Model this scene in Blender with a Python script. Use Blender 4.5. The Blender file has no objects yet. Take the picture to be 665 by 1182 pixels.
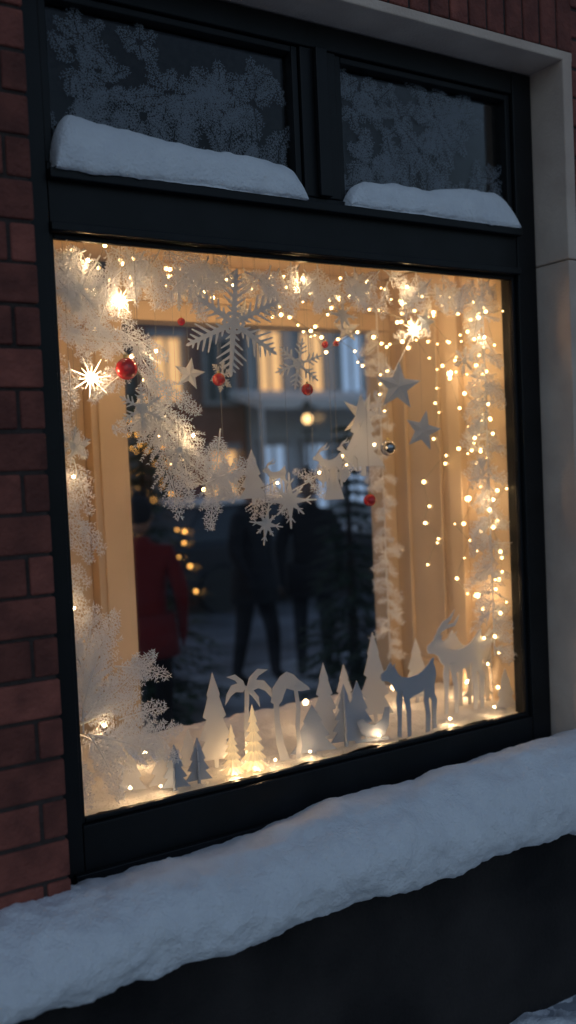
import bpy, bmesh, math, random
from mathutils import Vector, Matrix, noise
random.seed(7)
S=bpy.context.scene
V=Vector
# ---------------------------------------------------------------- helpers
class B:
    def __init__(s): s.v=[];s.f=[]
    def add(s,vs,fs):
        o=len(s.v); s.v+= [tuple(v) for v in vs]; s.f+=[tuple(i+o for i in f) for f in fs]
    def box(s,x0,x1,y0,y1,z0,z1):
        s.add([(x0,y0,z0),(x1,y0,z0),(x1,y1,z0),(x0,y1,z0),(x0,y0,z1),(x1,y0,z1),(x1,y1,z1),(x0,y1,z1)],
              [(0,3,2,1),(4,5,6,7),(0,1,5,4),(1,2,6,5),(2,3,7,6),(3,0,4,7)])
    def needle(s,p,d,l,w,sd):
        m=p+d*(l*.4)
        s.add([p,m+sd*w,p+d*l,m-sd*w],[(0,1,2,3)])
    def ball(s,c,r,seg=8,rings=5,sc=(1,1,1)):
        vs=[(c[0],c[1],c[2]+r*sc[2])]
        for i in range(1,rings):
            a=math.pi*i/rings
            for j in range(seg):
                b=2*math.pi*j/seg
                vs.append((c[0]+sc[0]*r*math.sin(a)*math.cos(b),c[1]+sc[1]*r*math.sin(a)*math.sin(b),c[2]+sc[2]*r*math.cos(a)))
        vs.append((c[0],c[1],c[2]-r*sc[2])); fs=[]
        for j in range(seg):
            k=(j+1)%seg
            fs.append((0,1+j,1+k))
            for i in range(rings-2):
                fs.append((1+i*seg+j,1+(i+1)*seg+j,1+(i+1)*seg+k,1+i*seg+k))
            fs.append((1+(rings-2)*seg+j,len(vs)-1,1+(rings-2)*seg+k))
        s.add(vs,fs)
    def tube(s,pts,r,seg=6,taper=None):
        pts=[V(p) for p in pts]; vs=[];fs=[]
        for i,p in enumerate(pts):
            t=(pts[min(i+1,len(pts)-1)]-pts[max(i-1,0)]).normalized()
            a=t.cross(V((0,0,1)))
            if a.length<.1: a=t.cross(V((1,0,0)))
            a.normalize(); b=t.cross(a)
            rr=r if taper is None else r+(taper-r)*i/(len(pts)-1)
            for j in range(seg):
                q=2*math.pi*j/seg
                vs.append(p+a*rr*math.cos(q)+b*rr*math.sin(q))
        for i in range(len(pts)-1):
            for j in range(seg):
                k=(j+1)%seg
                fs.append((i*seg+j,i*seg+k,(i+1)*seg+k,(i+1)*seg+j))
        fs.append(tuple(range(seg))); fs.append(tuple(range((len(pts)-1)*seg,len(pts)*seg))[::-1])
        s.add(vs,fs)
    def prism(s,poly,y0,y1,ox=0,oz=0,sc=1,flip=False):
        n=len(poly); P=[((-p[0] if flip else p[0])*sc+ox,p[1]*sc+oz) for p in poly]
        vs=[(p[0],y0,p[1]) for p in P]+[(p[0],y1,p[1]) for p in P]
        fs=[tuple(range(n)),tuple(range(2*n-1,n-1,-1))]+[(i,(i+1)%n,n+(i+1)%n,n+i) for i in range(n)]
        s.add(vs,fs)
    def obj(s,name,mat=None,parent=None,smooth=False,bevel=0,solid=0,loc=None,rot=None,recalc=False,tri=False):
        me=bpy.data.meshes.new(name); me.from_pydata(s.v,[],s.f); me.update()
        if recalc or tri:
            bm=bmesh.new(); bm.from_mesh(me)
            if tri: bmesh.ops.triangulate(bm,faces=[f for f in bm.faces if len(f.verts)>4])
            bmesh.ops.recalc_face_normals(bm,faces=bm.faces); bm.to_mesh(me); bm.free()
        o=bpy.data.objects.new(name,me); S.collection.objects.link(o)
        if mat: me.materials.append(mat)
        if parent: o.parent=parent
        if smooth: me.polygons.foreach_set('use_smooth',[True]*len(me.polygons))
        if bevel:
            m=o.modifiers.new('b','BEVEL'); m.width=bevel; m.segments=2; m.limit_method='ANGLE'
        if solid:
            m=o.modifiers.new('s','SOLIDIFY'); m.thickness=solid; m.offset=0
        if loc: o.location=loc
        if rot: o.rotation_euler=rot
        return o
def empty(name,loc=(0,0,0),rot=None):
    e=bpy.data.objects.new(name,None); S.collection.objects.link(e); e.location=loc; e.empty_display_size=.1
    if rot: e.rotation_euler=rot
    return e
def newmat(name):
    m=bpy.data.materials.new(name); m.use_nodes=True
    return m,m.node_tree,m.node_tree.nodes['Principled BSDF']
def mat(name,c1,c2=None,scale=8,rough=.7,bump=0,bscale=60,metal=0,emis=None,es=0,island=0,spec=None,detail=6,coord='Object'):
    m,nt,p=newmat(name); N=nt.nodes; L=nt.links
    p.inputs['Roughness'].default_value=rough; p.inputs['Metallic'].default_value=metal
    p.inputs['Base Color'].default_value=(*c1,1)
    if spec is not None: p.inputs['Specular IOR Level'].default_value=spec
    tc=N.new('ShaderNodeTexCoord')
    col=None
    if c2:
        n=N.new('ShaderNodeTexNoise'); n.inputs['Scale'].default_value=scale; n.inputs['Detail'].default_value=detail
        L.new(tc.outputs[coord],n.inputs['Vector'])
        r=N.new('ShaderNodeValToRGB'); r.color_ramp.elements[0].position=.35; r.color_ramp.elements[1].position=.68
        r.color_ramp.elements[0].color=(*c1,1); r.color_ramp.elements[1].color=(*c2,1)
        L.new(n.outputs['Fac'],r.inputs['Fac']); col=r.outputs['Color']
    if island:
        g=N.new('ShaderNodeNewGeometry'); h=N.new('ShaderNodeHueSaturation')
        mr=N.new('ShaderNodeMapRange'); mr.inputs['To Min'].default_value=1-island; mr.inputs['To Max'].default_value=1+island
        L.new(g.outputs['Random Per Island'],mr.inputs['Value']); L.new(mr.outputs['Result'],h.inputs['Value'])
        if col: L.new(col,h.inputs['Color'])
        else: h.inputs['Color'].default_value=(*c1,1)
        col=h.outputs['Color']
    if col: L.new(col,p.inputs['Base Color'])
    if bump:
        n=N.new('ShaderNodeTexNoise'); n.inputs['Scale'].default_value=bscale; n.inputs['Detail'].default_value=5
        L.new(tc.outputs[coord],n.inputs['Vector'])
        b=N.new('ShaderNodeBump'); b.inputs['Strength'].default_value=bump; b.inputs['Distance'].default_value=.01
        L.new(n.outputs['Fac'],b.inputs['Height']); L.new(b.outputs['Normal'],p.inputs['Normal'])
    if emis:
        p.inputs['Emission Color'].default_value=(*emis,1); p.inputs['Emission Strength'].default_value=es
    return m
def paper(name,c,trans=.35,bump=.2,transp=0):
    m,nt,p=newmat(name); N=nt.nodes;L=nt.links
    p.inputs['Base Color'].default_value=(*c,1); p.inputs['Roughness'].default_value=.55
    t=N.new('ShaderNodeBsdfTranslucent'); t.inputs['Color'].default_value=(*c,1)
    mx=N.new('ShaderNodeMixShader'); mx.inputs['Fac'].default_value=trans
    L.new(p.outputs[0],mx.inputs[1]); L.new(t.outputs[0],mx.inputs[2]); out=mx
    if transp:
        tr=N.new('ShaderNodeBsdfTransparent'); m2=N.new('ShaderNodeMixShader'); m2.inputs['Fac'].default_value=transp
        L.new(mx.outputs[0],m2.inputs[1]); L.new(tr.outputs[0],m2.inputs[2]); out=m2
    L.new(out.outputs[0],N['Material Output'].inputs['Surface'])
    tc=N.new('ShaderNodeTexCoord'); n=N.new('ShaderNodeTexNoise'); n.inputs['Scale'].default_value=250
    b=N.new('ShaderNodeBump'); b.inputs['Strength'].default_value=bump; b.inputs['Distance'].default_value=.003
    L.new(tc.outputs['Object'],n.inputs['Vector']); L.new(n.outputs['Fac'],b.inputs['Height']); L.new(b.outputs['Normal'],p.inputs['Normal'])
    return m
def glassmat(name,tint,fres=1.45):
    m,nt,p=newmat(name); N=nt.nodes;L=nt.links
    N.remove(p)
    t=N.new('ShaderNodeBsdfTransparent'); t.inputs['Color'].default_value=(*tint,1)
    g=N.new('ShaderNodeBsdfGlossy'); g.inputs['Roughness'].default_value=.02
    f=N.new('ShaderNodeFresnel'); f.inputs['IOR'].default_value=fres
    mx=N.new('ShaderNodeMixShader'); L.new(f.outputs[0],mx.inputs['Fac']); L.new(t.outputs[0],mx.inputs[1]); L.new(g.outputs[0],mx.inputs[2])
    L.new(mx.outputs[0],N['Material Output'].inputs['Surface'])
    return m
def hazemat(name,amt,rough):
    m,nt,p=newmat(name); N=nt.nodes;L=nt.links
    N.remove(p)
    t=N.new('ShaderNodeBsdfTransparent'); g=N.new('ShaderNodeBsdfRefraction'); g.inputs['Roughness'].default_value=rough; g.inputs['IOR'].default_value=1.02
    mx=N.new('ShaderNodeMixShader'); mx.inputs['Fac'].default_value=amt; L.new(t.outputs[0],mx.inputs[1]); L.new(g.outputs[0],mx.inputs[2])
    L.new(mx.outputs[0],N['Material Output'].inputs['Surface'])
    return m
def emat(name,c,s):
    m,nt,p=newmat(name); p.inputs['Base Color'].default_value=(*c,1)
    p.inputs['Emission Color'].default_value=(*c,1); p.inputs['Emission Strength'].default_value=s
    return m
M_brick=mat('brick',(.15,.043,.031),(.27,.078,.054),scale=14,rough=.85,bump=.7,bscale=90,island=.34)
M_mortar=mat('mortar',(.045,.032,.028),(.07,.05,.045),scale=30,rough=.95,bump=.6,bscale=150)
M_plaster=mat('plaster',(.60,.45,.36),(.76,.60,.48),scale=5,rough=.85,bump=.3,bscale=110)
M_conc=mat('dark_render',(.014,.013,.014),(.046,.040,.039),scale=2.6,rough=.92,bump=.6,bscale=70,detail=14,spec=.2)
M_frame=mat('painted_frame',(.005,.006,.007),(.009,.010,.012),scale=9,rough=.45,bump=.06,bscale=60,spec=.28)
M_cream=mat('cream_paint',(.62,.48,.33),(.70,.55,.39),scale=4,rough=.6,bump=.08,bscale=60)
M_snow=mat('snow',(.82,.84,.88),(.90,.92,.95),scale=12,rough=.6,bump=.65,bscale=120)
M_snowin=mat('display_snow',(.82,.8,.76),(.9,.88,.85),scale=20,rough=.6,bump=.8,bscale=130)
M_frost=paper('frosted_needles',(.93,.94,.96),.25)
M_paper=paper('white_card',(.88,.88,.88),.3)
M_paperb=paper('grey_dusk_tint_card',(.48,.54,.64),.06)  # grey of the stars; gives unlit front cutouts their dusk-blue shade as colour
M_frostg=paper('window_frost',(.36,.40,.45),.2,transp=.38)
M_glass=glassmat('window_glass',(.97,.975,.97),1.30)
M_haze=hazemat('bulb_halo_scatter',.09,.42)  # scatters light for the bulb halos
M_bulb=emat('warm_bulb',(1,.64,.27),12)
M_star=emat('star_glare',(1,.80,.52),7)
M_thread=mat('thread',(.35,.33,.3))
M_red=mat('red_glass_bauble',(.45,.008,.012),rough=.12,spec=.8)
M_silver=mat('silver_bauble',(.45,.46,.5),rough=.15,metal=1)
M_gold=mat('gold_cap',(.6,.45,.2),rough=.3,metal=1)
M_asph=mat('asphalt',(.05,.055,.062),(.22,.24,.28),scale=1.2,rough=.7,bump=.4,bscale=60)
M_ground=mat('snowy_ground',(.10,.11,.13),(.38,.41,.47),scale=.9,rough=.8,bump=.4,bscale=20)
M_pave=mat('pavement',(.18,.19,.21),(.62,.66,.72),scale=1.3,rough=.8,bump=.5,bscale=30)
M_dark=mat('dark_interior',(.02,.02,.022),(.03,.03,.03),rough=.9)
M_wire=mat('wire',(.25,.24,.2),rough=.5)

# ---------------------------------------------------------------- building
bld=empty('brick_shop_building')
b=B()
def course(x0,x1,z,first):
    x=x0-first
    while x<x1:
        a=max(x,x0);c=min(x+.292,x1)
        if c-a>.03:
            j=random.uniform(-.003,.003)
            b.box(a,c,-.172+j,-.10,z+random.uniform(-.001,.001),z+.088+random.uniform(-.002,.001))
        x+=.301
z=.50;i=0
while z<4.4:
    off=.15*(i%2)
    if z<3.14:
        course(-3.0,-.083,z,off); course(1.748,4.6,z,off)
    else: course(-3.0,4.6,z,off)
    z+=.0965;i+=1
x=-.078
while x<1.74:
    b.box(x,x+.068,-.172+random.uniform(-.002,.002),-.10,2.958,3.138); x+=.0768
b.obj('bricks',M_brick,bld,bevel=.005)
b=B()
b.box(-3.02,-.090,-.165,.02,.45,4.45); b.box(1.742,4.62,-.165,.02,.45,4.45); b.box(-.090,1.742,-.165,.02,2.96,4.45)
b.obj('mortar_bed',M_mortar,bld)
b=B()
b.box(1.702,1.746,-.176,.06,.55,2.28); b.box(1.7025,1.7455,-.1755,.06,2.284,2.93)
b.box(-.086,1.750,-.174,.06,2.925,2.955)
b.obj('plaster_reveal',M_plaster,bld,bevel=.004)
b=B(); b.box(-3.04,4.64,-.185,-.02,-.30,.47)
b.obj('plinth_render',M_conc,bld,bevel=.003)
b=B(); b.box(-3.03,4.63,-.285,.02,.472,.53); b.obj('stone_sill',M_conc,bld,bevel=.006)
b=B()
b.box(-3.0,-2.8,.02,.9,-.3,4.45); b.box(4.4,4.6,.02,.9,-.3,4.45); b.box(-3.1,4.7,-.25,1.0,4.45,4.65)
b.box(-2.8,-.1,.82,.9,-.3,4.45); b.box(1.72,4.4,.82,.9,-.3,4.45); b.box(-.1,1.72,.82,.9,2.4,4.45)
b.obj('rear_walls_and_roof',M_mortar,bld)
fr=B()
Y0,Y1=-.035,.05
fr.box(-.082,0,Y0,Y1,.60,2.92); fr.box(1.614,1.700,Y0,Y1,.60,2.92)
fr.box(.002,1.612,Y0+.002,Y1,.60,.75); fr.box(.002,1.612,Y0+.002,Y1,2.25,2.42); fr.box(.002,1.612,Y0+.002,Y1,2.85,2.92)
fr.box(.770,.895,Y0+.004,Y1,2.422,2.848)
fr.box(.0,1.614,-.062,Y0,2.375,2.40); fr.box(0,1.614,-.05,Y0,2.25,2.272); fr.box(-.03,1.65,-.055,Y0,.60,.635)
fr.box(.812,.853,-.052,Y0,2.422,2.848)
for (x0,x1,z0,z1) in [(0,1.614,.75,2.25)]:
    fr.box(x0+.001,x0+.014,-.018,.0,z0,z1); fr.box(x1-.014,x1-.001,-.018,.0,z0,z1); fr.box(x0+.015,x1-.015,-.018,0,z0+.001,z0+.014); fr.box(x0+.015,x1-.015,-.018,0,z1-.014,z1-.001)
for (x0,x1,z0,z1) in [(.002,.768,2.422,2.848),(.897,1.612,2.422,2.848)]:
    fr.box(x0+.001,x0+.022,-.022,.02,z0,z1); fr.box(x1-.022,x1-.001,-.022,.02,z0,z1); fr.box(x0+.023,x1-.023,-.022,.02,z0+.001,z0+.02); fr.box(x0+.023,x1-.023,-.022,.02,z1-.02,z1-.001)
fr.obj('window_frame',M_frame,bld,bevel=.003)
g=B(); g.box(.0,1.614,.004,.010,.75,2.25); g.obj('display_pane',M_glass,bld)
g=B(); g.add([(.0,.0125,.75),(1.614,.0125,.75),(1.614,.0125,2.25),(0,.0125,2.25)],[(0,1,2,3)]); g.obj('bulb_halo_film',M_haze,bld)  # added scattering sheet that spreads a halo around the bulbs
g=B(); g.box(.02,.75,.004,.010,2.43,2.84); g.box(.915,1.6,.004,.010,2.43,2.84); g.obj('transom_panes',M_glass,bld)
n=B()
n.box(-.12,-.07,.052,.82,-.3,2.38); n.box(1.66,1.71,.052,.82,-.3,2.38)
n.box(-.068,.36,.76,.818,-.3,2.38); n.box(.362,.49,.70,.818,-.3,2.168)
n.box(.385,.467,.688,.70,.75,2.12)
n.box(.492,1.658,.74,.818,2.17,2.38); n.box(.362,1.658,.715,.74,2.17,2.25); n.box(.30,1.658,.69,.715,2.235,2.262)
n.box(1.60,1.658,.72,.818,-.3,2.168); n.box(1.63,1.66,.30,.37,.76,2.38)
n.box(1.642,1.66,.372,.70,.80,.86); n.box(1.642,1.66,.372,.70,2.2,2.25)
n.box(1.645,1.66,.43,.445,.86,2.2);n.box(1.645,1.66,.63,.645,.86,2.2)
n.obj('niche_walls',M_cream,bld,bevel=.003)
n=B(); n.box(-.068,1.658,.052,.818,2.382,2.42); n.obj('niche_ceiling',M_cream,bld)
n=B(); n.box(-.068,1.658,.054,.58,-.28,.742); n.obj('display_platform',M_cream,bld)
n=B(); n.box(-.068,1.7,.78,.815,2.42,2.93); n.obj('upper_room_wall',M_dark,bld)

# ---------------------------------------------------------------- snow
def fbm(p,o=4): return noise.fractal(V(p),1.0,2.0,o)
def snow_strip(name,x0,x1,prof,n,amp,mat_,fade=.04,seed=0,parent=None,hfun=None,sub=2,fine=.14):
    P=[V((p[0],p[1])) for p in prof]
    for _ in range(sub):
        Q=[P[0]]
        for i in range(len(P)-1):
            Q.append(P[i]*.75+P[i+1]*.25); Q.append(P[i]*.25+P[i+1]*.75)
        Q.append(P[-1]); P=Q
    c=sum(P,V((0,0)))/len(P); zb=min(p[1] for p in P)
    bb=B(); vs=[];fs=[]; m=len(P)
    for i in range(n+1):
        x=x0+(x1-x0)*i/n
        e=min((x-x0),(x1-x))/fade; e=max(0,min(1,e)); e=math.sqrt(max(0,1-(1-e)**2))
        h=(hfun(x) if hfun else 1)
        for j,p in enumerate(P):
            q=V((x,p[0],zb+(p[1]-zb)*max(.02,e)*h))
            nr=V((0,p[0]-c[0],p[1]-c[1])).normalized()
            d=amp*(fbm((x*3+seed,p[0]*4,p[1]*4))*.9+.42*fbm((x*11+seed,p[0]*11,p[1]*11))+fine*fbm((x*40+seed,p[0]*40,p[1]*40)))
            k=1 if 0<j<m-1 else .3
            vs.append(q+nr*d*k*(.3+.7*e))
    for i in range(n):
        for j in range(m-1):
            a=i*m+j; fs.append((a,a+1,a+m+1,a+m))
    bb.add(vs,fs); return bb.obj(name,mat_,parent,smooth=True)
snow_strip('sill_snow',-1.6,3.2,[(-.03,.52),(-.034,.60),(-.06,.615),(-.16,.65),(-.25,.65),(-.325,.62),(-.365,.56),(-.36,.495),(-.325,.460),(-.27,.470)],1150,.026,M_snow,fade=.15,seed=3,sub=3,hfun=lambda x:1+.42*max(0,min(1,x/1.7)))
snow_strip('transom_snow',.012,.752,[(.0,2.40),(-.002,2.475),(-.02,2.525),(-.045,2.515),(-.068,2.475),(-.076,2.41),(-.064,2.398)],200,.015,M_snow,fade=.06,seed=11,hfun=lambda x:1.08-.28*max(0,(x-.05)/.7)**1.3)
snow_strip('transom_snow',.905,1.60,[(.0,2.40),(-.002,2.46),(-.02,2.50),(-.045,2.49),(-.068,2.455),(-.074,2.41),(-.064,2.398)],200,.015,M_snow,fade=.09,seed=23,hfun=lambda x:.92+.3*max(0,math.sin((x-.9)*6-1.9)))
def floorz(x,y): return .757+.012*fbm((x*6,y*6,1))+.006*fbm((x*22,y*22,4))+.02*(y/.6)
def field(name,x0,x1,y0,y1,nx,ny,fn,m):
    bb=B(); vs=[(x0+(x1-x0)*i/nx,y0+(y1-y0)*j/ny,fn(x0+(x1-x0)*i/nx,y0+(y1-y0)*j/ny)) for i in range(nx+1) for j in range(ny+1)]
    fs=[(i*(ny+1)+j,(i+1)*(ny+1)+j,(i+1)*(ny+1)+j+1,i*(ny+1)+j+1) for i in range(nx) for j in range(ny)]
    bb.add(vs,fs); bb.obj(name,m,None,smooth=True)
field('display_snow_bed',-.066,1.656,.013,.583,200,60,floorz,M_snowin)
field('snow_drift',.9,3.6,-1.3,-.187,160,70,lambda x,y:-.20+.05*min(1,(x-.9)*2)*min(1,max(0,(y+1.3)*2))+.05*fbm((x*2.5,y*2.5,3))+.015*fbm((x*12,y*12,3)),M_snow)

# ---------------------------------------------------------------- frosted fronds
def frond(bb,base,tip,nrm=V((0,-1,0)),barb=.33,flat=.35,nl=.0165,nw=.0014,sp=.0125,bend=.06,stem=.0026,k0=.0078):
    base=V(base);tip=V(tip); d=tip-base; L=d.length; d.normalize()
    perp=d.cross(nrm).normalized(); nrm=perp.cross(d).normalized()
    bd=random.uniform(-bend,bend)*L
    def pos(t): return base+d*(L*t)+perp*(bd*math.sin(math.pi*t))+(V((0,0,-.05*L*t*t)) if stem else V((0,0,0)))
    if stem: bb.tube([pos(k/8) for k in range(9)],stem,4,.0008)
    nb=max(5,int(L/sp))
    for i in range(nb):
        t=.06+.94*(i+.5)/nb
        p=pos(t); tg=(pos(min(1,t+.03))-pos(t-.03)).normalized()
        pr=tg.cross(nrm).normalized()
        for sgn in (-1,1):
            ln=barb*L*(min(1,t/.25)**.6)*(1-t)**.75*random.uniform(.55,1.25)+.010
            bdir=(tg*.72+pr*sgn*random.uniform(.6,.8)+nrm*random.uniform(-flat,flat)).normalized()
            bp=bdir.cross(nrm).normalized()
            bb.needle(p,bdir,ln,nw,bp)
            k=max(2,int(ln/k0))
            for q in range(k):
                u=(q+.4*random.random()+.2)/k
                for s2 in (-1,1):
                    nd=(bdir*.75+bp*s2*random.uniform(.45,.8)+nrm*random.uniform(-flat*1.6,flat*1.6)).normalized()
                    bb.needle(p+bdir*(ln*u),nd,nl*(1-.45*u)*random.uniform(.6,1.25),nw,nd.cross(nrm).normalized())
diag=[(.264,1.993,.044,2.020),(.166,2.036,.215,2.250),(.055,2.214,.268,2.064),(.216,2.038,.381,1.972),(.261,1.945,.130,1.849),(.299,1.922,.483,1.824),(.346,1.825,.175,1.767),(.309,1.874,.370,1.530),(.358,1.801,.474,1.649),(.522,1.761,.479,1.485),(.443,1.601,.605,1.670),(.049,2.100,.123,1.942),
 (.10,2.2,.20,1.97),(.05,2.15,.17,2.02),(.24,2.0,.33,1.86),(.33,1.86,.44,1.70),(.42,1.70,.56,1.56),(.0,2.20,.10,2.08),(.0,2.1,.11,2.0),(.28,1.92,.26,1.74),(.40,1.76,.42,1.55)]
bb=B()
for f in diag:
    y=.08+random.uniform(-.04,.05)
    frond(bb,(f[0],y,f[1]),(f[2],y+random.uniform(-.03,.02),f[3]),V((random.uniform(-.3,.3),-1,random.uniform(-.3,.3))),nw=.0016)
bb.tube([(-.03,.14,2.24),(.08,.14,2.15),(.20,.13,2.03),(.30,.13,1.92),(.36,.13,1.80),(.44,.13,1.66),(.53,.14,1.60)],.005,6,.002)
bb.obj('frosted_fir_garland',M_frost)
bb=B()
sw=[(.44,1.66),(.53,1.60),(.62,1.61),(.72,1.56),(.80,1.55),(.90,1.59),(.98,1.62),(1.06,1.66),(1.13,1.74),(1.20,1.84),(1.27,1.95),(1.36,2.08),(1.44,2.2)]
bb.tube([(a,.22,c) for a,c in sw],.002,5)
for a,c in sw[1:]:
    for k in range(3):
        q=random.uniform(0,6.28); l=random.uniform(.04,.075)
        frond(bb,(a+random.uniform(-.02,.02),.22,c),(a+l*math.cos(q),.22+random.uniform(-.03,.03),c+l*math.sin(q)),V((random.uniform(-.4,.4),-1,.2)),barb=.45,nl=.012)
bb.obj('frosted_swag',M_frost)
bb=B()
for f in [(.075,1.941,.055,1.803),(.073,1.688,.101,1.546),(.076,1.525,.132,1.438),(.02,1.75,.04,1.62),(.02,1.60,.09,1.50),(.0,1.85,.07,1.74),(.0,1.45,.06,1.33),(.0,2.0,.04,1.86),(.03,1.66,.10,1.62),(.02,1.38,.08,1.26),
  (.01,1.80,.10,1.70),(.01,1.70,.07,1.56),(.01,1.55,.10,1.42),(.0,1.42,.09,1.36),(.0,1.32,.07,1.18),(.0,1.95,.08,1.84)]:
    frond(bb,(f[0],.09,f[1]),(f[2],.07,f[3]),V((random.uniform(-.3,.3),-1,0)),nl=.014,barb=.38)
bb.tube([(.0,.12,2.2),(.02,.11,1.9),(.03,.10,1.6),(.02,.10,1.2)],.0025,5)
bb.obj('frosted_fir_sprays',M_frost)
bb=B()
for f in [(.044,.966,.100,1.312),(.045,.989,.173,1.280),(.045,.989,.264,1.159),(.056,.975,.210,1.04),(.05,.96,.33,.94),(.056,.965,.125,.79),(.07,.955,.30,.87),(.045,1.15,.0,1.30),(.04,.98,.03,1.22),(.05,.95,.2,.83),(.045,1.05,.12,1.22),(.03,.90,.05,.77),(.04,1.0,.14,1.10),(.16,1.12,.30,1.08),(.15,.98,.29,1.00)]:
    y=.06+random.uniform(-.03,.05)
    frond(bb,(f[0],y,f[1]),(f[2],y+random.uniform(-.03,.02),f[3]),V((random.uniform(-.35,.35),-1,random.uniform(-.3,.3))),barb=.34,nw=.0016)
bb.tube([(.05,.11,.76),(.052,.10,.9),(.045,.1,1.02),(.045,.1,1.2)],.005,6)
bb.obj('frosted_fir_branch',M_frost)
bb=B()
x=-.03
while x<1.63:
    for k in range(2):
        y=random.uniform(.04,.14); zz=random.uniform(2.2,2.27)
        a=random.uniform(-2.6,-.5); l=random.uniform(.09,.18)*(1.15 if x<.5 else .95)
        frond(bb,(x,y,zz),(x+l*math.cos(a),y+random.uniform(-.03,.03),zz+l*.8*math.sin(a)),V((random.uniform(-.5,.5),-1,random.uniform(-.3,.3))),barb=.4)
    x+=.040
bb.obj('frosted_top_garland',M_frost)
def column(name,cx,cy,z0,z1,w,step,nk=3):
    bb=B(); z=z1
    bb.tube([(cx,cy,z1+.1),(cx,cy,z0)],.003,5)
    while z>z0:
        for k in range(nk):
            a=random.uniform(0,2*math.pi); l=w*random.uniform(.6,1.3)
            frond(bb,(cx,cy,z),(cx+l*math.cos(a),cy+l*math.sin(a)*.6,z-l*random.uniform(-.1,.9)),V((random.uniform(-.5,.5),-1,random.uniform(-.3,.3))),barb=.42,nl=.013)
        z-=step
    bb.obj(name,M_frost)
column('frosted_hanging_garland',1.565,.09,.95,2.2,.09,.033)
column('frosted_hanging_garland',1.50,.60,.90,2.15,.065,.04)
column('frosted_hanging_garland',-.02,.30,.9,2.2,.07,.05)
bb=B()
for (xa,xb) in ((.03,.745),(.92,1.59)):
    for k in range(17):
        cx=random.uniform(xa+.03,xb-.03); cz=random.uniform(2.48,2.82); r0=random.uniform(.05,.11); a0=random.uniform(0,1.05)
        for q in range(6):
            a=a0+q*math.pi/3+random.uniform(-.15,.15); l=r0*random.uniform(.6,1.35)
            tx,tz=cx+l*math.cos(a),cz+l*math.sin(a)
            if not(xa<tx<xb and 2.43<tz<2.84): continue
            y=.0005+.003*random.random()
            frond(bb,(cx,y,cz),(tx,y,tz),V((0,-1,0)),barb=.42,flat=0.0,nl=.011,nw=.0010,sp=.0095,bend=.15,stem=0,k0=.008)
    for k in range(20):
        cx=xa+(xb-xa)*(k+random.random())/20; l=random.uniform(.08,.24); a=random.uniform(1.0,2.1); tx=min(max(cx+l*math.cos(a),xa),xb)
        y=.0005+.003*random.random()
        frond(bb,(cx,y,2.45),(tx,y,2.45+l),V((0,-1,0)),barb=.30,flat=0.0,nl=.012,nw=.0010,sp=.011,bend=.25,stem=0,k0=.009)
bb.obj('frost_patterns',M_frostg,bld)

# ---------------------------------------------------------------- ornaments
def stroke(bb,a,c,w0,w1,y,t=.0015):
    a=V((a[0],0,a[1]));c=V((c[0],0,c[1])); d=(c-a).normalized(); p=V((-d.z,0,d.x))
    Q=[a+p*w0,a-p*w0,c-p*w1,c+d*w1*1.4,c+p*w1]
    n=5
    bb.add([q+V((0,y-t,0)) for q in Q]+[q+V((0,y+t,0)) for q in Q],[tuple(range(n)),tuple(range(2*n-1,n-1,-1))]+[(i,(i+1)%n,n+(i+1)%n,n+i) for i in range(n)])
def thread(parent,x,y,z,ztop=2.385):
    t=B(); t.tube([(0,0,0),(0,0,ztop-z)],.0005,4); o=t.obj('hanging_thread',M_thread,parent)
    return o
def snowflake(x,y,z,r,style=0,m=None,yaw=0,roll=0):
    e=empty('snowflake_ornament',(x,y,z)); bb=B(); k=0
    arms=6 if style<2 else 8
    for i in range(arms):
        A=math.pi*2*i/arms+math.pi/2; ca,sa=math.cos(A),math.sin(A)
        P_=lambda u,v:(u*ca-v*sa,u*sa+v*ca)
        rr=r*(1 if (style<2 or i%2==0) else .7)
        stroke(bb,(0,0),P_(rr,0),r*.055,r*.03,i*.0002,.002)
        if style==0:
            for (u,l) in ((.22,.16),(.34,.26),(.48,.36),(.62,.28),(.75,.19),(.87,.11)):
                for s in (-1,1):
                    k+=1; stroke(bb,P_(u*rr,0),P_(u*rr+l*rr*.6,s*l*rr*.8),r*.030,r*.012,.0005+k*.00003)
        elif style==1:
            for (u,l) in ((.40,.30),(.60,.26),(.78,.15)):
                for s in (-1,1):
                    k+=1; stroke(bb,P_(u*rr,0),P_(u*rr+l*rr*.6,s*l*rr*.8),r*.045,r*.018,.0005+k*.00003)
        else:
            k+=1; stroke(bb,(0,0),P_(rr*.75,0),r*.16,r*.02,.0005+k*.00003)
            for s in (-1,1): k+=1; stroke(bb,P_(.6*rr,0),P_(rr*.8,s*rr*.16),r*.03,r*.015,.0005+k*.00003)
    if style<2:
        for i in range(6):
            a0=math.pi/3*i;a1=a0+math.pi/3; stroke(bb,(r*.2*math.cos(a0),r*.2*math.sin(a0)),(r*.2*math.cos(a1),r*.2*math.sin(a1)),r*.035,r*.035,-.0012-.0001*i)
    o=bb.obj('flake',m or M_paper,e,recalc=True); o.rotation_euler=(0,roll,yaw)
    thread(e,x,y,z)
def star(x,y,z,r,m=None,yaw=0,roll=0,n=5,inner=.42):
    e=empty('star_ornament',(x,y,z)); bb=B(); vs=[];fs=[]
    for i in range(2*n):
        A=math.pi/2+math.pi*i/n; q=r if i%2==0 else r*inner
        vs.append((q*math.cos(A),0,q*math.sin(A)))
    vs+=[(0,-r*.16,0),(0,r*.16,0)]
    for i in range(2*n):
        fs+=[(i,(i+1)%(2*n),2*n),((i+1)%(2*n),i,2*n+1)]
    bb.add(vs,fs); o=bb.obj('star',m or M_paper,e,recalc=True); o.rotation_euler=(0,roll,yaw); thread(e,x,y,z)
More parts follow.
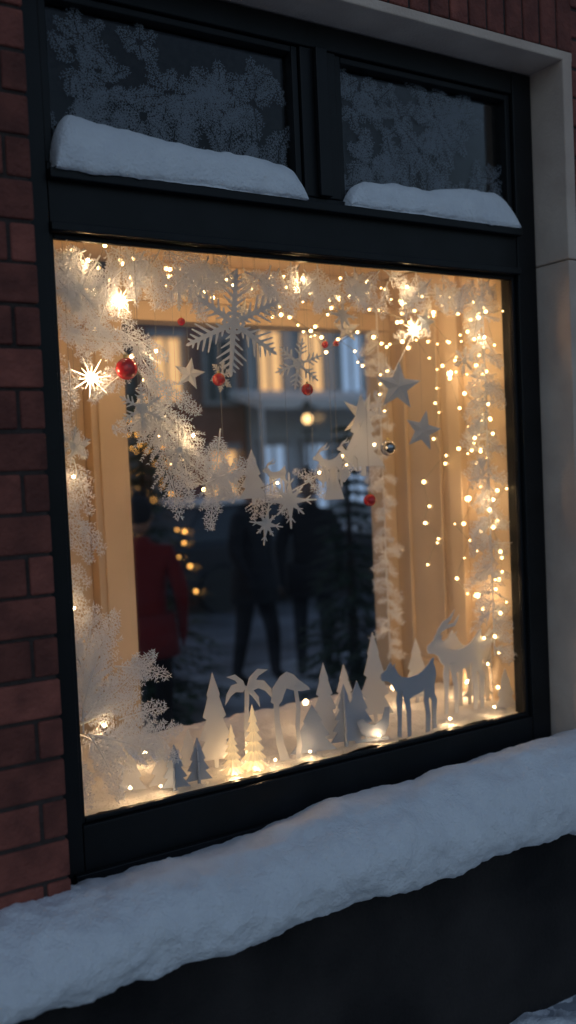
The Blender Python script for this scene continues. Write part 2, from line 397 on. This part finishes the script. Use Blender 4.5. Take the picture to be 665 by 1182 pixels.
def bauble(name,x,y,z,r,m):
    e=empty(name,(x,y,z)); bb=B(); bb.ball((0,0,0),r,24,16); bb.obj('glass_ball',m,e,smooth=True)
    c=B(); c.tube([(0,0,r*.93),(0,0,r*1.25)],r*.24,10); c.tube([(r*.12*math.cos(q),0,r*1.32+r*.12*math.sin(q)) for q in [i*.7 for i in range(10)]],r*.03,4); c.obj('cap',M_gold,e)
    thread(e,x,y,z)
def lamp(x,y,z,wt,r=.012,name='bulb_and_fill_light',parent=None):
    l=bpy.data.lights.new('point',"POINT"); l.energy=wt; l.color=(1,.64,.33); l.shadow_soft_size=r
    o=bpy.data.objects.new(name,l); o.location=(x,y,z); S.collection.objects.link(o)
    if parent: o.parent=parent
def star_glare_lamp(x,y,z,r,wt):  # glowing mesh spikes stand in for glare around a bulb
    e=empty('star_glare_bulb',(x,y,z)); bb=B(); bb.ball((0,0,0),r*.22,12,8)
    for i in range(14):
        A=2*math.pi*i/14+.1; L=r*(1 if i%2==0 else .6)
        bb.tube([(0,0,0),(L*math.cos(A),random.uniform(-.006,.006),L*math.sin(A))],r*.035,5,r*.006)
    bb.obj('glare_spikes',M_star,e); thread(e,x,y,z)
    lamp(0,-r*.5,0,wt,.006,'point',e)
snowflake(.562,.06,2.061,.150,0,yaw=-.25,roll=.1)
snowflake(.250,.03,1.815,.065,1,yaw=-.2)
snowflake(.79,.16,1.536,.085,2,yaw=-.3)
snowflake(.689,.14,1.470,.062,2,yaw=.1,roll=.2)
snowflake(.871,.20,1.966,.080,1,yaw=-.3,roll=.2)
snowflake(.62,.25,1.93,.05,1,yaw=.3,roll=.2)
snowflake(.10,.05,2.13,.07,1,roll=.3); snowflake(.42,.12,2.16,.06,1); snowflake(1.02,.16,2.12,.06,2,roll=.1); snowflake(.36,.04,1.70,.05,1,roll=.4); snowflake(1.50,.12,1.98,.05,1,roll=.2)
snowflake(.06,.05,1.72,.05,1,roll=.2); snowflake(.74,.14,2.14,.05,1,roll=.5)
star(1.252,.18,1.895,.085,M_paperb,-.3,.1); star(1.328,.15,1.744,.072,M_paperb,-.2,.25); star(1.137,.30,2.10,.05,M_paper,-.3)
star(.493,.22,1.931,.05,M_paper,-.2,.2); star(.146,.25,1.726,.045,M_paper,.2,.1); star(1.147,.24,1.80,.085,M_paper,-.3,.35,inner=.33)
star(1.40,.2,2.12,.05,M_paperb,.1,.2); star(.36,.28,2.0,.04,M_paper,.2,.5); star(.05,.22,1.6,.04,M_paper,.1,.2); star(.70,.24,2.13,.04,M_paper,.1,.3)
bauble('red_bauble',.221,.05,1.923,.030,M_red); bauble('red_bauble',.538,.12,1.905,.019,M_red); bauble('red_bauble',.893,.19,1.884,.019,M_red)
bauble('red_bauble',1.115,.18,1.52,.021,M_red); bauble('silver_bauble',1.185,.16,1.69,.026,M_silver); bauble('red_bauble',1.045,.30,2.045,.012,M_red)
bauble('red_bauble',1.09,.30,2.05,.010,M_red); bauble('red_bauble',.49,.25,2.09,.012,M_red)
star_glare_lamp(.138,.10,1.903,.060,.32); star_glare_lamp(.237,.11,2.115,.045,.35); star_glare_lamp(1.345,.20,2.093,.045,.35)  # first is a real star light; spikes on the others are glare

def tree_poly(w,h,tiers=4,trunk=.12):
    R=[(w*.05,0),(w*.05,h*trunk)]
    for i in range(tiers):
        u=i/tiers; z0=h*trunk+(h*(1-trunk))*u; wd=w*.5*(1-u)**.85
        R.append((wd,z0-h*.005)); 
        if i<tiers-1: R.append((wd*.50,z0+h*(1-trunk)/tiers*.85))
    R.append((0,h)); Lf=[(-p[0],p[1]) for p in R[-2::-1]]
    return R+Lf
def card_tree(x,y,h,w,m,yaw=0,tiers=4,cross=False,name='paper_tree'):
    z=floorz(x,y)-.004
    bb=B(); bb.prism(tree_poly(w,h,tiers,.06 if tiers<4 else .1),-.0025,.0025)
    e=bb.obj(name,m,None,loc=(x,y,z),rot=(0,0,yaw),tri=True)
    if cross:
        b2=B(); b2.prism(tree_poly(w,h*.985,tiers),-.0025,.0025); o=b2.obj('cross_panel',m,e,rot=(0,0,math.radians(80)),tri=True)
M_gt=mat('lit_resin_tree',(.8,.75,.65),emis=(1,.62,.26),es=.5,rough=.5)
def glow_tree(x,y,h,w,wt):
    z=floorz(x,y)-.003; e=empty('glowing_tree',(x,y,z)); bb=B(); t=7; seg=26
    for k in range(t):
        u=k/t; z0=h*(.06+.94*u); z1=h*(.06+.94*min(1,(k+1.5)/t)); r=w*.5*(1-u)**.9
        vs=[(0,0,z1)]+[((r*(1 if j%2 else .78))*math.cos(6.283*j/seg),(r*(1 if j%2 else .78))*math.sin(6.283*j/seg),z0+(0 if j%2 else h*.015)) for j in range(seg)]
        bb.add(vs,[(0,1+j,1+(j+1)%seg) for j in range(seg)])
    bb.tube([(0,0,0),(0,0,h*.1)],w*.06,6)
    bb.obj('tiers',M_gt,e); lamp(-.012,-w*.62,.018,wt,.006,'bulb',e); lamp(.02,w*.7,.03,wt*.7,.006,'bulb',e)
card_tree(.20,.12,.12,.085,M_paper,-.3,3); card_tree(.285,.10,.155,.075,M_paper,-.3,4)
card_tree(.305,.055,.135,.085,M_paperb,-.4,4,True); card_tree(.375,.05,.135,.08,M_paperb,-.2,4,True)
card_tree(.485,.15,.29,.125,M_paper,-.3,4)
glow_tree(.488,.055,.15,.07,.10); glow_tree(.555,.045,.20,.085,.12)
card_tree(.785,.08,.155,.15,M_paperb,-.3,3); card_tree(.86,.12,.27,.115,M_paper,-.35,5); card_tree(.90,.07,.20,.10,M_paperb,-.3,5,True)
card_tree(.965,.09,.20,.12,M_paperb,-.3,4); card_tree(1.125,.21,.31,.13,M_paper,-.3,4); card_tree(1.05,.28,.2,.10,M_paper,-.3,4)
card_tree(1.60,.22,.24,.12,M_paper,-.3,5); card_tree(1.40,.32,.24,.12,M_paper,-.3,4); card_tree(.42,.2,.12,.08,M_paper,-.3,3)
card_tree(1.62,.1,.15,.09,M_paper,-.3,3)
K=.00265
e=empty('paper_plume_tree',(.585,.13,floorz(.585,.13)-.004),(0,0,-.3)); bb=B()
bb.prism([(-4,0),(3,0),(1,28),(2,55),(4,84),(-1,86),(-3,52),(-4,30)],-.002,.002,0,0,K)
for k,pts in enumerate(([(0,84),(-8,90),(-17,88),(-23,78),(-25,66),(-18,76),(-12,80),(-4,79)],[(0,82),(-3,92),(-12,100),(-22,98),(-12,93),(-6,84)],[(0,82),(4,95),(14,104),(26,102),(15,96),(8,86)],[(0,84),(10,92),(21,90),(29,80),(30,68),(22,78),(14,82),(5,79)],[(0,84),(7,82),(14,72),(15,60),(9,70),(3,77)])):
    bb.prism(pts,-.0050-.0003*k,-.0028-.0001*k,0,0,K)
bb.obj('plume',M_paper,e,tri=True)
e=empty('paper_arch_ornament',(.70,.07,floorz(.70,.07)-.004),(0,0,-.3)); bb=B()
bb.prism([(-22,68),(-19,84),(-10,96),(-2,101),(6,97),(12,90),(22,82),(25,78),(14,77),(4,79),(-3,82),(-6,76),(-9,68),(-15,62)],-.002,.002,0,0,K)
bb.prism([(-19,70),(-13,66),(-13,46),(-9,20),(-3,0),(-14,0),(-18,20),(-19,46)],-.0052,-.0028,0,0,K)
bb.prism([(5,84),(9,84),(12,60),(10,35),(12,15),(9,0),(4,0),(6,20),(5,40),(7,60)],-.0052,-.0028,0,0,K)
bb.obj('arch',M_paper,e,tri=True)
e=empty('paper_sleigh',(.995,.055,floorz(.995,.05)-.004),(0,0,-.3)); bb=B()
bb.prism([(-22,4),(-24,10),(-20,12),(-18,8),(20,8),(20,4)],-.002,.002,0,0,K)
bb.prism([(-20,30),(-16,16),(-8,10),(14,10),(20,22),(22,44),(16,44),(12,30),(2,24),(-6,26),(-12,34)],-.0052,-.0028,0,0,K)
bb.prism([(-10,8),(-8,8),(-8,14),(-10,14)],-.004,.004,0,0,K); bb.prism([(9,8),(11,8),(11,14),(9,14)],-.004,.004,0,0,K)
bb.obj('sleigh',M_paperb,e,tri=True)
body=[(0,72),(1,76),(8,80),(11,85),(14,88),(16,83),(20,80),(23,74),(28,69),(38,67),(50,69),(58,73),(65,79),(69,84),(73,86),(72,80),(74,74),(75,66),(72,54),(72,44),(75,37),(73,20),(73,0),(68,0),(68,20),(68,36),(63,45),(58,50),(50,47),(42,45),(36,42),(31,50),(22,52),(17,57),(14,64),(9,67),(2,68)]
legs=[[(36,44),(38,30),(37,0),(32,0),(32,30),(29,44),(27,54),(36,54)],[(23,54),(21,44),(22,22),(21,0),(26,0),(27,22),(29,44),(30,54)],[(66,50),(62,38),(64,20),(62,0),(57,0),(58,20),(56,38),(57,52)]]
ant=[(12,84),(15,92),(22,99),(30,102),(38,110),(33,100),(26,95),(36,96),(44,104),(38,93),(26,91),(19,88),(16,82)]
def deer(x,y,k,m,yaw,antler,name='paper_reindeer',z=None,flip=False):
    e=empty(name,(x,y,(floorz(x+.1,y)-.003) if z is None else z),(0,0,yaw)); bb=B()
    bb.prism(body,-.003,.003,0,0,k,flip)
    for i,l in enumerate(legs): bb.prism(l,-.0065-.0006*i,-.0034,0,0,k,flip) if i!=1 else bb.prism(l,.0034,.007,0,0,k,flip)
    if antler: bb.prism(ant,-.0024,.0024,0,0,k,flip)
    bb.prism([(13,82),(20,86),(17,80)],-.0058,-.0034,0,0,k,flip)
    bb.obj('cutout',m,e,tri=True); return e
deer(1.045,.07,.00285,M_paperb,-.10,False); deer(1.30,.14,.0033,M_paper,-.05,True); deer(1.44,.22,.0032,M_paper,-.05,False)
def hang(kind,x,y,z,h,m=M_paper,yaw=-.3):
    e=empty('hanging_paper_'+kind,(x,y,z),(0,0,yaw)); bb=B()
    if kind=='tree': bb.prism(tree_poly(h*.55,h,4),-.002,.002)
    elif kind=='reindeer':
        k=h/100; bb.prism(body,-.002,.002,0,0,k); bb.prism(ant,-.0018,.0018,0,0,k)
        for i,l in enumerate(legs): bb.prism(l,.0024+.0005*i,.004+.0006*i,0,0,k)
    else:
        k=h/100; bb.prism([(-24,0),(24,0),(10,50),(26,38),(40,54),(34,76),(12,62),(7,70),(11,80),(6,92),(-6,92),(-11,80),(-7,70),(-12,62),(-34,76),(-40,54),(-26,38),(-10,50)],-.002,.002,0,0,k)
    bb.obj('cutout',m,e,tri=True); t=B(); t.tube([(0,0,h*.9),(0,0,2.385-z)],.0005,4); t.obj('hanging_thread',M_thread,e)
hang('tree',.665,.17,1.53,.17); hang('angel',.58,.19,1.55,.12); hang('reindeer',.72,.20,1.56,.10); hang('angel',.965,.17,1.53,.14); hang('reindeer',.89,.17,1.57,.13)
hang('tree',1.11,.20,1.60,.27); hang('angel',.40,.24,1.72,.11); hang('reindeer',1.02,.22,1.62,.10); hang('tree',.34,.25,1.75,.12)

# ---------------------------------------------------------------- fairy lights
bb=B(); ww=B()
def string(pts,n,jit,r=.0047):
    P=[V(p) for p in pts]; seg=[(P[i+1]-P[i]).length for i in range(len(P)-1)]; T=sum(seg); W=[]
    for k in range(n):
        s=T*(k+.5)/n; i=0
        while i<len(seg)-1 and s>seg[i]: s-=seg[i]; i+=1
        p=P[i].lerp(P[i+1],min(1,s/seg[i]))
        q=p+V((random.uniform(-jit,jit),random.uniform(-jit,jit),random.uniform(-jit,jit)))
        if q.x>1.64: q.x=1.64-random.uniform(0,.05)
        q.z=min(q.z,2.34); q.y=max(q.y,.03)
        W.append(q); bb.ball(q,r*random.uniform(.5,1.4),7,5)
    W2=[]
    for i,q in enumerate(W): W2.append(q+V((0,.004,.004)))
    ww.tube(W2,.0009,4)
string([(.25,.2,2.22),(.7,.2,2.18),(1.1,.2,2.22),(1.62,.12,2.15)],46,.04)
string([(.15,.3,2.30),(.6,.35,2.22),(1.0,.35,2.12),(1.3,.35,2.2),(1.6,.35,2.1)],38,.045)
string([(.9,.25,2.10),(1.2,.3,2.02),(1.5,.3,2.14),(1.62,.2,1.9)],26,.05)
string([(1.58,.07,2.2),(1.57,.08,1.6),(1.57,.08,.9)],34,.045)
string([(1.56,.14,2.2),(1.57,.18,1.7),(1.56,.2,1.3),(1.58,.2,.85)],26,.06)
string([(1.45,.25,2.2),(1.58,.34,1.9),(1.54,.36,1.6),(1.60,.36,1.2)],16,.06)
string([(1.50,.1,2.15),(1.52,.12,1.9),(1.48,.14,1.75),(1.55,.1,1.6)],14,.06)
string([(1.36,.2,2.2),(1.30,.3,2.0),(1.22,.25,1.85),(1.12,.22,1.72),(1.0,.22,1.62)],16,.03)
string([(.05,.16,2.2),(.2,.15,2.05),(.3,.15,1.92),(.37,.15,1.78),(.45,.16,1.64),(.6,.2,1.6),(.75,.2,1.57)],20,.035)
string([(-.02,.15,2.1),(.03,.16,1.6),(.05,.15,1.2),(.12,.14,.97)],9,.03)
bb.obj('fairy_lights',M_bulb,None,smooth=True)
ww.obj('fairy_light_cables',M_wire)
for (x,y,z,w_) in [(.25,.35,2.18,.80),(.62,.4,2.24,.80),(1.0,.4,2.24,.80),(1.38,.3,2.2,.80),(1.55,.26,1.95,.5),(1.58,.22,1.5,.4),(1.59,.2,1.15,.45),(.03,.3,1.7,.35),(.0,.25,1.2,.32),(.118,.09,.965,.22),
        (1.60,.28,.82,.5),(.9,.3,.86,.3),(1.3,.34,.84,.35),(.3,.25,.82,.18),(.30,.03,1.97,.22),(.40,.03,1.74,.20),(.12,.03,2.20,.18),(.8,.05,2.2,.16),(1.2,.05,2.2,.16),(1.52,.04,2.05,.16),(1.53,.035,1.5,.14),(.05,.03,1.64,.14),(.03,.03,1.30,.12),(.85,.08,1.62,.14),(1.08,.1,1.70,.12),(.16,.03,.80,.09),  # points close to the glass are added front fill for the fronds
        (.25,.032,.785,.06),(.74,.03,.785,.11),(1.00,.028,.785,.09),(1.30,.035,.785,.14),(.62,.035,.783,.07),(1.50,.035,.79,.12)]:  # low points along the glass, added to brighten the cutout fronts
    lamp(x,y,z,w_,.005 if w_<.25 else .010)

# ---------------------------------------------------------------- street setting
g=B(); g.box(-120,120,-120,160,-.5,-.28); g.obj('ground',M_ground)
g=B(); g.box(-40,40,-2.6,5.3,-.45,-.16); g.obj('pavement',M_pave,bevel=.02)
g=B(); g.box(-40,40,5.32,11.5,-.35,-.274); g.obj('road',M_asph)
g=B(); g.box(-40,40,11.52,14,-.45,-.15); g.obj('pavement',M_pave,bevel=.02)
M_win_d=mat('dark_window',(.03,.04,.055),rough=.35,spec=.5)
M_win_l=emat('lit_window',(1,.55,.22),.9)
M_win_b=emat('cool_lit_window',(.50,.68,.95),.40)
M_trim=mat('stone_trim',(.30,.30,.31),(.4,.4,.41),rough=.8)
def house(name,x0,w_,h,c1,c2,cols,rows,lit,y=14.2):
    e=empty(name,(x0,y,0)); m=mat(name+'_wall',c1,c2,scale=3,rough=.9,bump=.3,bscale=25)
    a=B(); a.box(0,w_,0,8,-.28,h); a.obj('walls',m,e)
    t=B(); gd=B(); gl=B(); gb=B()
    cw=w_/cols; rh=(h-.4)/rows
    for r in range(rows):
        for c in range(cols):
            xa=cw*(c+.25); xb=cw*(c+.75); za=.6+rh*r+.25; zb=za+rh*.55
            if r==0 and c==cols//2: za=-.14
            t.box(xa-.1,xb+.1,-.10,-.003,zb,zb+.14); t.box(xa-.1,xb+.1,-.14,-.003,za-.08,za)
            t.box(xa-.07,xa,-.08,-.003,za,zb); t.box(xb,xb+.07,-.08,-.003,za,zb)
            q=random.random(); G_=gl if q<lit[0] else gb if q<lit[0]+lit[1] else gd
            G_.box(xa+.002,xb-.002,-.03,-.004,za+.002,zb-.002)
            t.box((xa+xb)/2-.03,(xa+xb)/2+.03,-.06,-.032,za+.002,zb-.002)
    t.box(-.1,w_+.1,-.3,-.003,h-.25,h+.05)
    t.obj('trim',M_trim,e); gd.obj('windows',M_win_d,e)
    if gl.v: gl.obj('lit_windows',M_win_l,e)
    if gb.v: gb.obj('cool_windows',M_win_b,e)
    a=B(); a.add([(-.2,-.35,h+.05),(w_+.2,-.35,h+.05),(w_+.2,4,h+2.4),(-.2,4,h+2.4),(-.2,8.2,h+.05),(w_+.2,8.2,h+.05)],[(0,1,2,3),(3,2,5,4),(0,3,4),(1,5,2)]); a.obj('snowy_roof',M_snow,e)
house('brick_house',-6,6,7,(.16,.06,.04),(.22,.09,.06),4,3,(.3,.1)); house('townhouse',.1,6.3,7.5,(.10,.09,.085),(.16,.14,.13),4,3,(.25,.2))
house('brick_house',6.5,2.2,6.8,(.22,.10,.08),(.30,.14,.11),2,3,(.3,0)); house('pale_house',8.8,3.0,7.2,(.45,.47,.50),(.55,.57,.60),3,3,(.3,.4))
house('brick_house',11.9,5.5,7.0,(.26,.15,.10),(.36,.20,.13),4,3,(.5,.1)); house('townhouse',17.5,7,8,(.12,.11,.11),(.2,.18,.17),5,3,(.3,.2)); house('brick_house',24.6,8,7,(.18,.07,.05),(.26,.10,.07),5,3,(.3,.1))
a=B(); a.add([(8.3,14.1,3.05),(11.6,14.1,3.05),(11.6,12.9,2.75),(8.3,12.9,2.75),(8.3,14.1,3.2),(11.6,14.1,3.2),(11.6,12.85,2.92),(8.3,12.85,2.92)],[(0,1,2,3),(7,6,5,4),(0,4,5,1),(1,5,6,2),(2,6,7,3),(3,7,4,0)])
for xx in (8.35,11.55): a.tube([(xx,12.95,2.8),(xx,12.95,-.15)],.04)
a.obj('snowy_awning',M_snow)
M_iron=mat('iron',(.02,.02,.022),rough=.5)
e=empty('street_lamp',(8.65,11.9,0)); a=B(); a.tube([(0,0,-.15),(0,0,.3)],.09,10,.06); a.tube([(0,0,.3),(0,0,2.3)],.04,8,.03); a.box(-.12,.12,-.12,.12,2.66,2.70); a.tube([(0,0,2.70),(0,0,2.85)],.10,8,.01); a.box(-.09,.09,-.09,.09,2.28,2.32); a.obj('post',M_iron,e)
a=B(); a.ball((0,0,2.49),.075,16,10); a.obj('globe',emat('lamp_globe',(1,.60,.24),4),e,smooth=True)
def car(x,y,c):
    e=empty('parked_car',(x,y,-.274)); m=mat('car_paint',c,rough=.3,spec=.5)
    bb=B(); pr=[(0,.35),(.0,.75),(.15,.92),(1.0,.95),(3.0,.95),(4.0,.85),(4.25,.65),(4.3,.35),(4.2,.25),(3.75,.25),(3.68,.5),(3.4,.62),(3.12,.5),(3.05,.25),(1.3,.25),(1.23,.5),(.95,.62),(.67,.5),(.6,.25),(.1,.25)]
    bb.prism(pr,0,1.75); bb.obj('body',m,e,bevel=.05,tri=False,recalc=True)
    bb=B(); q=[(.35,.94),(.85,1.42),(2.2,1.45),(3.1,.94)]
    bb.add([(p[0],.08+(.14 if p[1]>1 else 0),p[1]) for p in q]+[(p[0],1.67-(.14 if p[1]>1 else 0),p[1]) for p in q],[(0,1,2,3),(7,6,5,4),(0,4,5,1),(1,5,6,2),(2,6,7,3),(3,7,4,0)]); bb.obj('cabin_glass',M_win_d,e,bevel=.03)
    bb=B(); bb.tube([(.35,.1,.95),(.85,.235,1.42),(2.2,.235,1.45),(3.1,.1,.95)],.035); bb.tube([(1.55,.1,.95),(1.5,.225,1.44)],.035); bb.tube([(.35,1.65,.95),(.85,1.515,1.42),(2.2,1.515,1.45),(3.1,1.65,.95)],.035); bb.obj('pillars',m,e)
    bb=B(); bb.box(.8,2.25,.22,1.53,1.44,1.53); bb.box(3.15,3.95,.12,1.63,.94,.98); bb.obj('roof_snow',M_snow,e,bevel=.04)
    bb=B()
    for wx in (.95,3.4):
        for wy in ((-.01,.2),(1.55,1.76)): bb.tube([(wx,wy[0],.31),(wx,wy[1],.31)],.31,20)
    bb.obj('tyres',M_iron,e); bb=B()
    for wx in (.95,3.4): bb.tube([(wx,-.02,.31),(wx,.0,.31)],.19,14)
    bb.obj('hubs',M_iron,e)
    bb=B(); bb.box(-.02,.05,.08,.4,.62,.76); bb.box(-.02,.05,1.35,1.67,.62,.76); bb.box(-.01,.10,-.012,.04,.66,.74); bb.obj('tail_lights',emat('tail_light',(1,.03,.015),1.2),e)
car(4.4,9.2,(.02,.022,.03)); car(10.2,9.2,(.10,.02,.02))
M_fir=mat('fir_needles',(.02,.045,.022),(.05,.09,.045),scale=6,rough=.8,island=.4)
M_bark=mat('bark',(.05,.035,.025),(.08,.06,.045),rough=.9)
M_amber=emat('amber_bulb',(1,.46,.10),6)
def conifer(name,x,y,h,r,lights,zg=-.16,zl=0):
    e=empty(name,(x,y,zg)); a=B(); a.tube([(0,0,0),(0,0,h*.5),(0,0,h*.97)],.05*h/2,8,.006); a.obj('trunk',M_bark,e)
    a=B(); z=.22
    L_=B()
    while z<h:
        u=(z-.2)/(h-.2); R=r*(1-u)**.9+.03; n=int(7+10*(1-u))
        for k in range(n):
            A=random.uniform(0,6.283); l=R*random.uniform(.7,1.12); dr=V((math.cos(A),math.sin(A),-.25)).normalized(); p0=V((0,0,z))
            sd=V((-math.sin(A),math.cos(A),0)); m_=max(4,int(l/.06))
            for q in range(m_):
                t=.15+.85*(q+random.random())/m_; p=p0+dr*(l*t)
                for s in (-1,1):
                    d=(dr*.8+sd*s*.6+V((0,0,random.uniform(-.3,.3)))).normalized(); a.needle(p,d,.13*random.uniform(.6,1.2)*(1.2-.5*t),.016,V((0,0,1)).cross(d).normalized())
            a.needle(p0+dr*(l*.85),dr,.14,.02,sd)
            if lights and z>zl and random.random()<lights: L_.ball(p0+dr*(l*1.02),.014*random.uniform(.6,1.15),6,5)
        z+=.085*h/2.4
    a.obj('foliage',M_fir,e)
    if L_.v: L_.obj('tree_lights',M_amber,e)
conifer('christmas_tree',2.12,4.3,2.45,.60,.30,zl=.85); conifer('fir_tree',3.2,3.2,2.1,.42,.02,zl=1.2); conifer('fir_tree',5.6,11.9,3.0,.8,.3,zl=.6,zg=-.15)
def skin_obj(name,verts,edges,rad,m,parent,root=0,sub=2):
    me=bpy.data.meshes.new(name); me.from_pydata([tuple(v) for v in verts],edges,[]); me.update()
    o=bpy.data.objects.new(name,me); S.collection.objects.link(o); o.parent=parent; me.materials.append(m)
    md=o.modifiers.new('skin','SKIN'); md.use_smooth_shade=True
    sv=me.skin_vertices[0].data
    for i,r in enumerate(rad): sv[i].radius=(r,r*.8 if r>.1 else r); sv[i].use_root=(i==root)
    sd=o.modifiers.new('sub','SUBSURF'); sd.levels=sub; sd.render_levels=sub
    return o
def person(x,y,rot,coat,trous,sc=1.0,zg=-.16,step=0.0):
    e=empty('pedestrian',(x,y,zg),(0,0,rot)); e.scale=(sc,sc,sc)
    m,nt,p=newmat('clothing'); N=nt.nodes;L=nt.links
    tc=N.new('ShaderNodeTexCoord'); sx=N.new('ShaderNodeSeparateXYZ'); L.new(tc.outputs['Object'],sx.inputs[0])
    dv=N.new('ShaderNodeMath'); dv.operation='DIVIDE'; dv.inputs[1].default_value=1.8; L.new(sx.outputs['Z'],dv.inputs[0])
    r=N.new('ShaderNodeValToRGB'); r.color_ramp.interpolation='CONSTANT'; cr=r.color_ramp
    cr.elements[0].position=0; cr.elements[0].color=(.015,.012,.01,1); cr.elements[1].position=.06; cr.elements[1].color=(*trous,1)
    q=cr.elements.new(.42); q.color=(*coat,1); q=cr.elements.new(.845); q.color=(.45,.28,.21,1)
    L.new(dv.outputs[0],r.inputs[0]); L.new(r.outputs[0],p.inputs['Base Color']); p.inputs['Roughness'].default_value=.9
    vs=[];ed=[];rd=[]
    def a(v,r_,par=None):
        vs.append(v);rd.append(r_)
        if par is not None: ed.append((par,len(vs)-1))
        return len(vs)-1
    pe=a((0,0,.92),.165); be=a((0,0,1.10),.150,pe); ch=a((0,0,1.30),.175,be); nb=a((0,0,1.46),.075,ch); nk=a((0,-.01,1.54),.06,nb)
    for s in (-1,1):
        st=step*s
        h=a((s*.10,0,.84),.105,pe); k=a((s*.11,-.02-st*.6,.48),.068,h); an=a((s*.11,.02-st,.10+abs(st)*.05),.046,k); a((s*.125,-.13-st,.045),.04,an)
        sh=a((s*.18,0,1.40),.075,ch); el=a((s*.26,.03+st*.3,1.14),.055,sh); wr=a((s*.25,-.06+st*.6,.92),.036,el); pm=a((s*.25,-.075+st*.6,.85),.034,wr)
        for f in range(4):
            f1=a((s*.25,-.105+f*.02+st*.6,.80),.010,pm); a((s*.243,-.105+f*.02+st*.6,.755+.006*abs(f-1)),.008,f1)
        a((s*.235,-.115+st*.6,.835),.010,pm)
    skin_obj('body',vs,ed,rd,m,e)
    hd=B(); hd.ball((0,-.01,1.655),.105,18,14,(.78,.95,1.12)); hd.tube([(0,-.10,1.665),(0,-.128,1.64),(0,-.10,1.63)],.012,6); hd.ball((.083,0,1.65),.022,8,6,(.5,.8,1.2)); hd.ball((-.083,0,1.65),.022,8,6,(.5,.8,1.2)); hd.obj('head',mat('skin',(.42,.27,.2)),e,smooth=True)
    hd=B()
    for s in (-1,1): hd.ball((s*.032,-.097,1.672),.009,8,6)
    hd.box(-.022,.022,-.108,-.09,1.598,1.606); hd.obj('eyes_and_mouth',mat('dark_features',(.03,.02,.02)),e)
    hd=B(); hd.ball((0,.012,1.69),.108,18,12,(.84,.98,1.02)); hd.ball((0,.01,1.80),.03); hd.obj('knit_hat',mat('wool',tuple(min(1,c*1.4+.01) for c in trous),rough=.95,bump=.6,bscale=120),e,smooth=True)
    bb=B(); n=16; rows=[(1.0,.20,.15),(.85,.215,.165),(.72,.225,.175)]; v=[];f=[]
    for z,rx,ry in rows:
        for j in range(n): v.append((rx*math.cos(6.283*j/n),ry*math.sin(6.283*j/n),z))
    for i in range(2):
        for j in range(n): f.append((i*n+j,i*n+(j+1)%n,(i+1)*n+(j+1)%n,(i+1)*n+j))
    bb.add(v,f); bb.obj('coat_skirt',mat('coat',coat,rough=.9),e,smooth=True,solid=.012)
person(1.60,3.2,2.6,(.20,.012,.012),(.012,.012,.016),.93); person(3.15,4.5,.4,(.012,.013,.018),(.01,.01,.013),1.0,step=.12); person(3.72,4.5,-.5,(.016,.014,.016),(.01,.011,.014),.99,step=.08)

# ---------------------------------------------------------------- world, sun
w=bpy.data.worlds.new('World'); S.world=w; w.use_nodes=True
nt=w.node_tree; bg=nt.nodes['Background']; sky=nt.nodes.new('ShaderNodeTexSky'); sky.sky_type='NISHITA'; sky.sun_disc=False
sky.sun_elevation=math.radians(2.5); sky.sun_rotation=math.radians(20); sky.ozone_density=3.2
hs=nt.nodes.new('ShaderNodeHueSaturation'); hs.inputs['Saturation'].default_value=.68
nt.links.new(sky.outputs[0],hs.inputs['Color']); nt.links.new(hs.outputs[0],bg.inputs['Color']); bg.inputs['Strength'].default_value=.33
sl=bpy.data.lights.new('sun','SUN'); sl.energy=.03; sl.angle=math.radians(12); sl.color=(1,.9,.8)
so=bpy.data.objects.new('sun',sl); S.collection.objects.link(so); so.rotation_euler=(math.radians(60),0,math.radians(-20))

# ---------------------------------------------------------------- camera
cam=bpy.data.cameras.new('camera'); co=bpy.data.objects.new('camera',cam); S.collection.objects.link(co)
Rm=Matrix(((.8447,.0617,-.5318),(-.5335,.0142,-.8458),(-.0446,.998,.0449)))
co.matrix_world=Matrix.Translation((-.8221,-2.3896,1.6369))@Rm.to_quaternion().normalized().to_matrix().to_4x4()
cam.lens=34.11; cam.sensor_width=36; cam.clip_end=500; cam.clip_start=.05
cam.dof.use_dof=True; cam.dof.focus_distance=2.74; cam.dof.aperture_fstop=1.25
S.camera=co
S.view_settings.view_transform='Standard'; S.view_settings.look='None'; S.view_settings.exposure=0
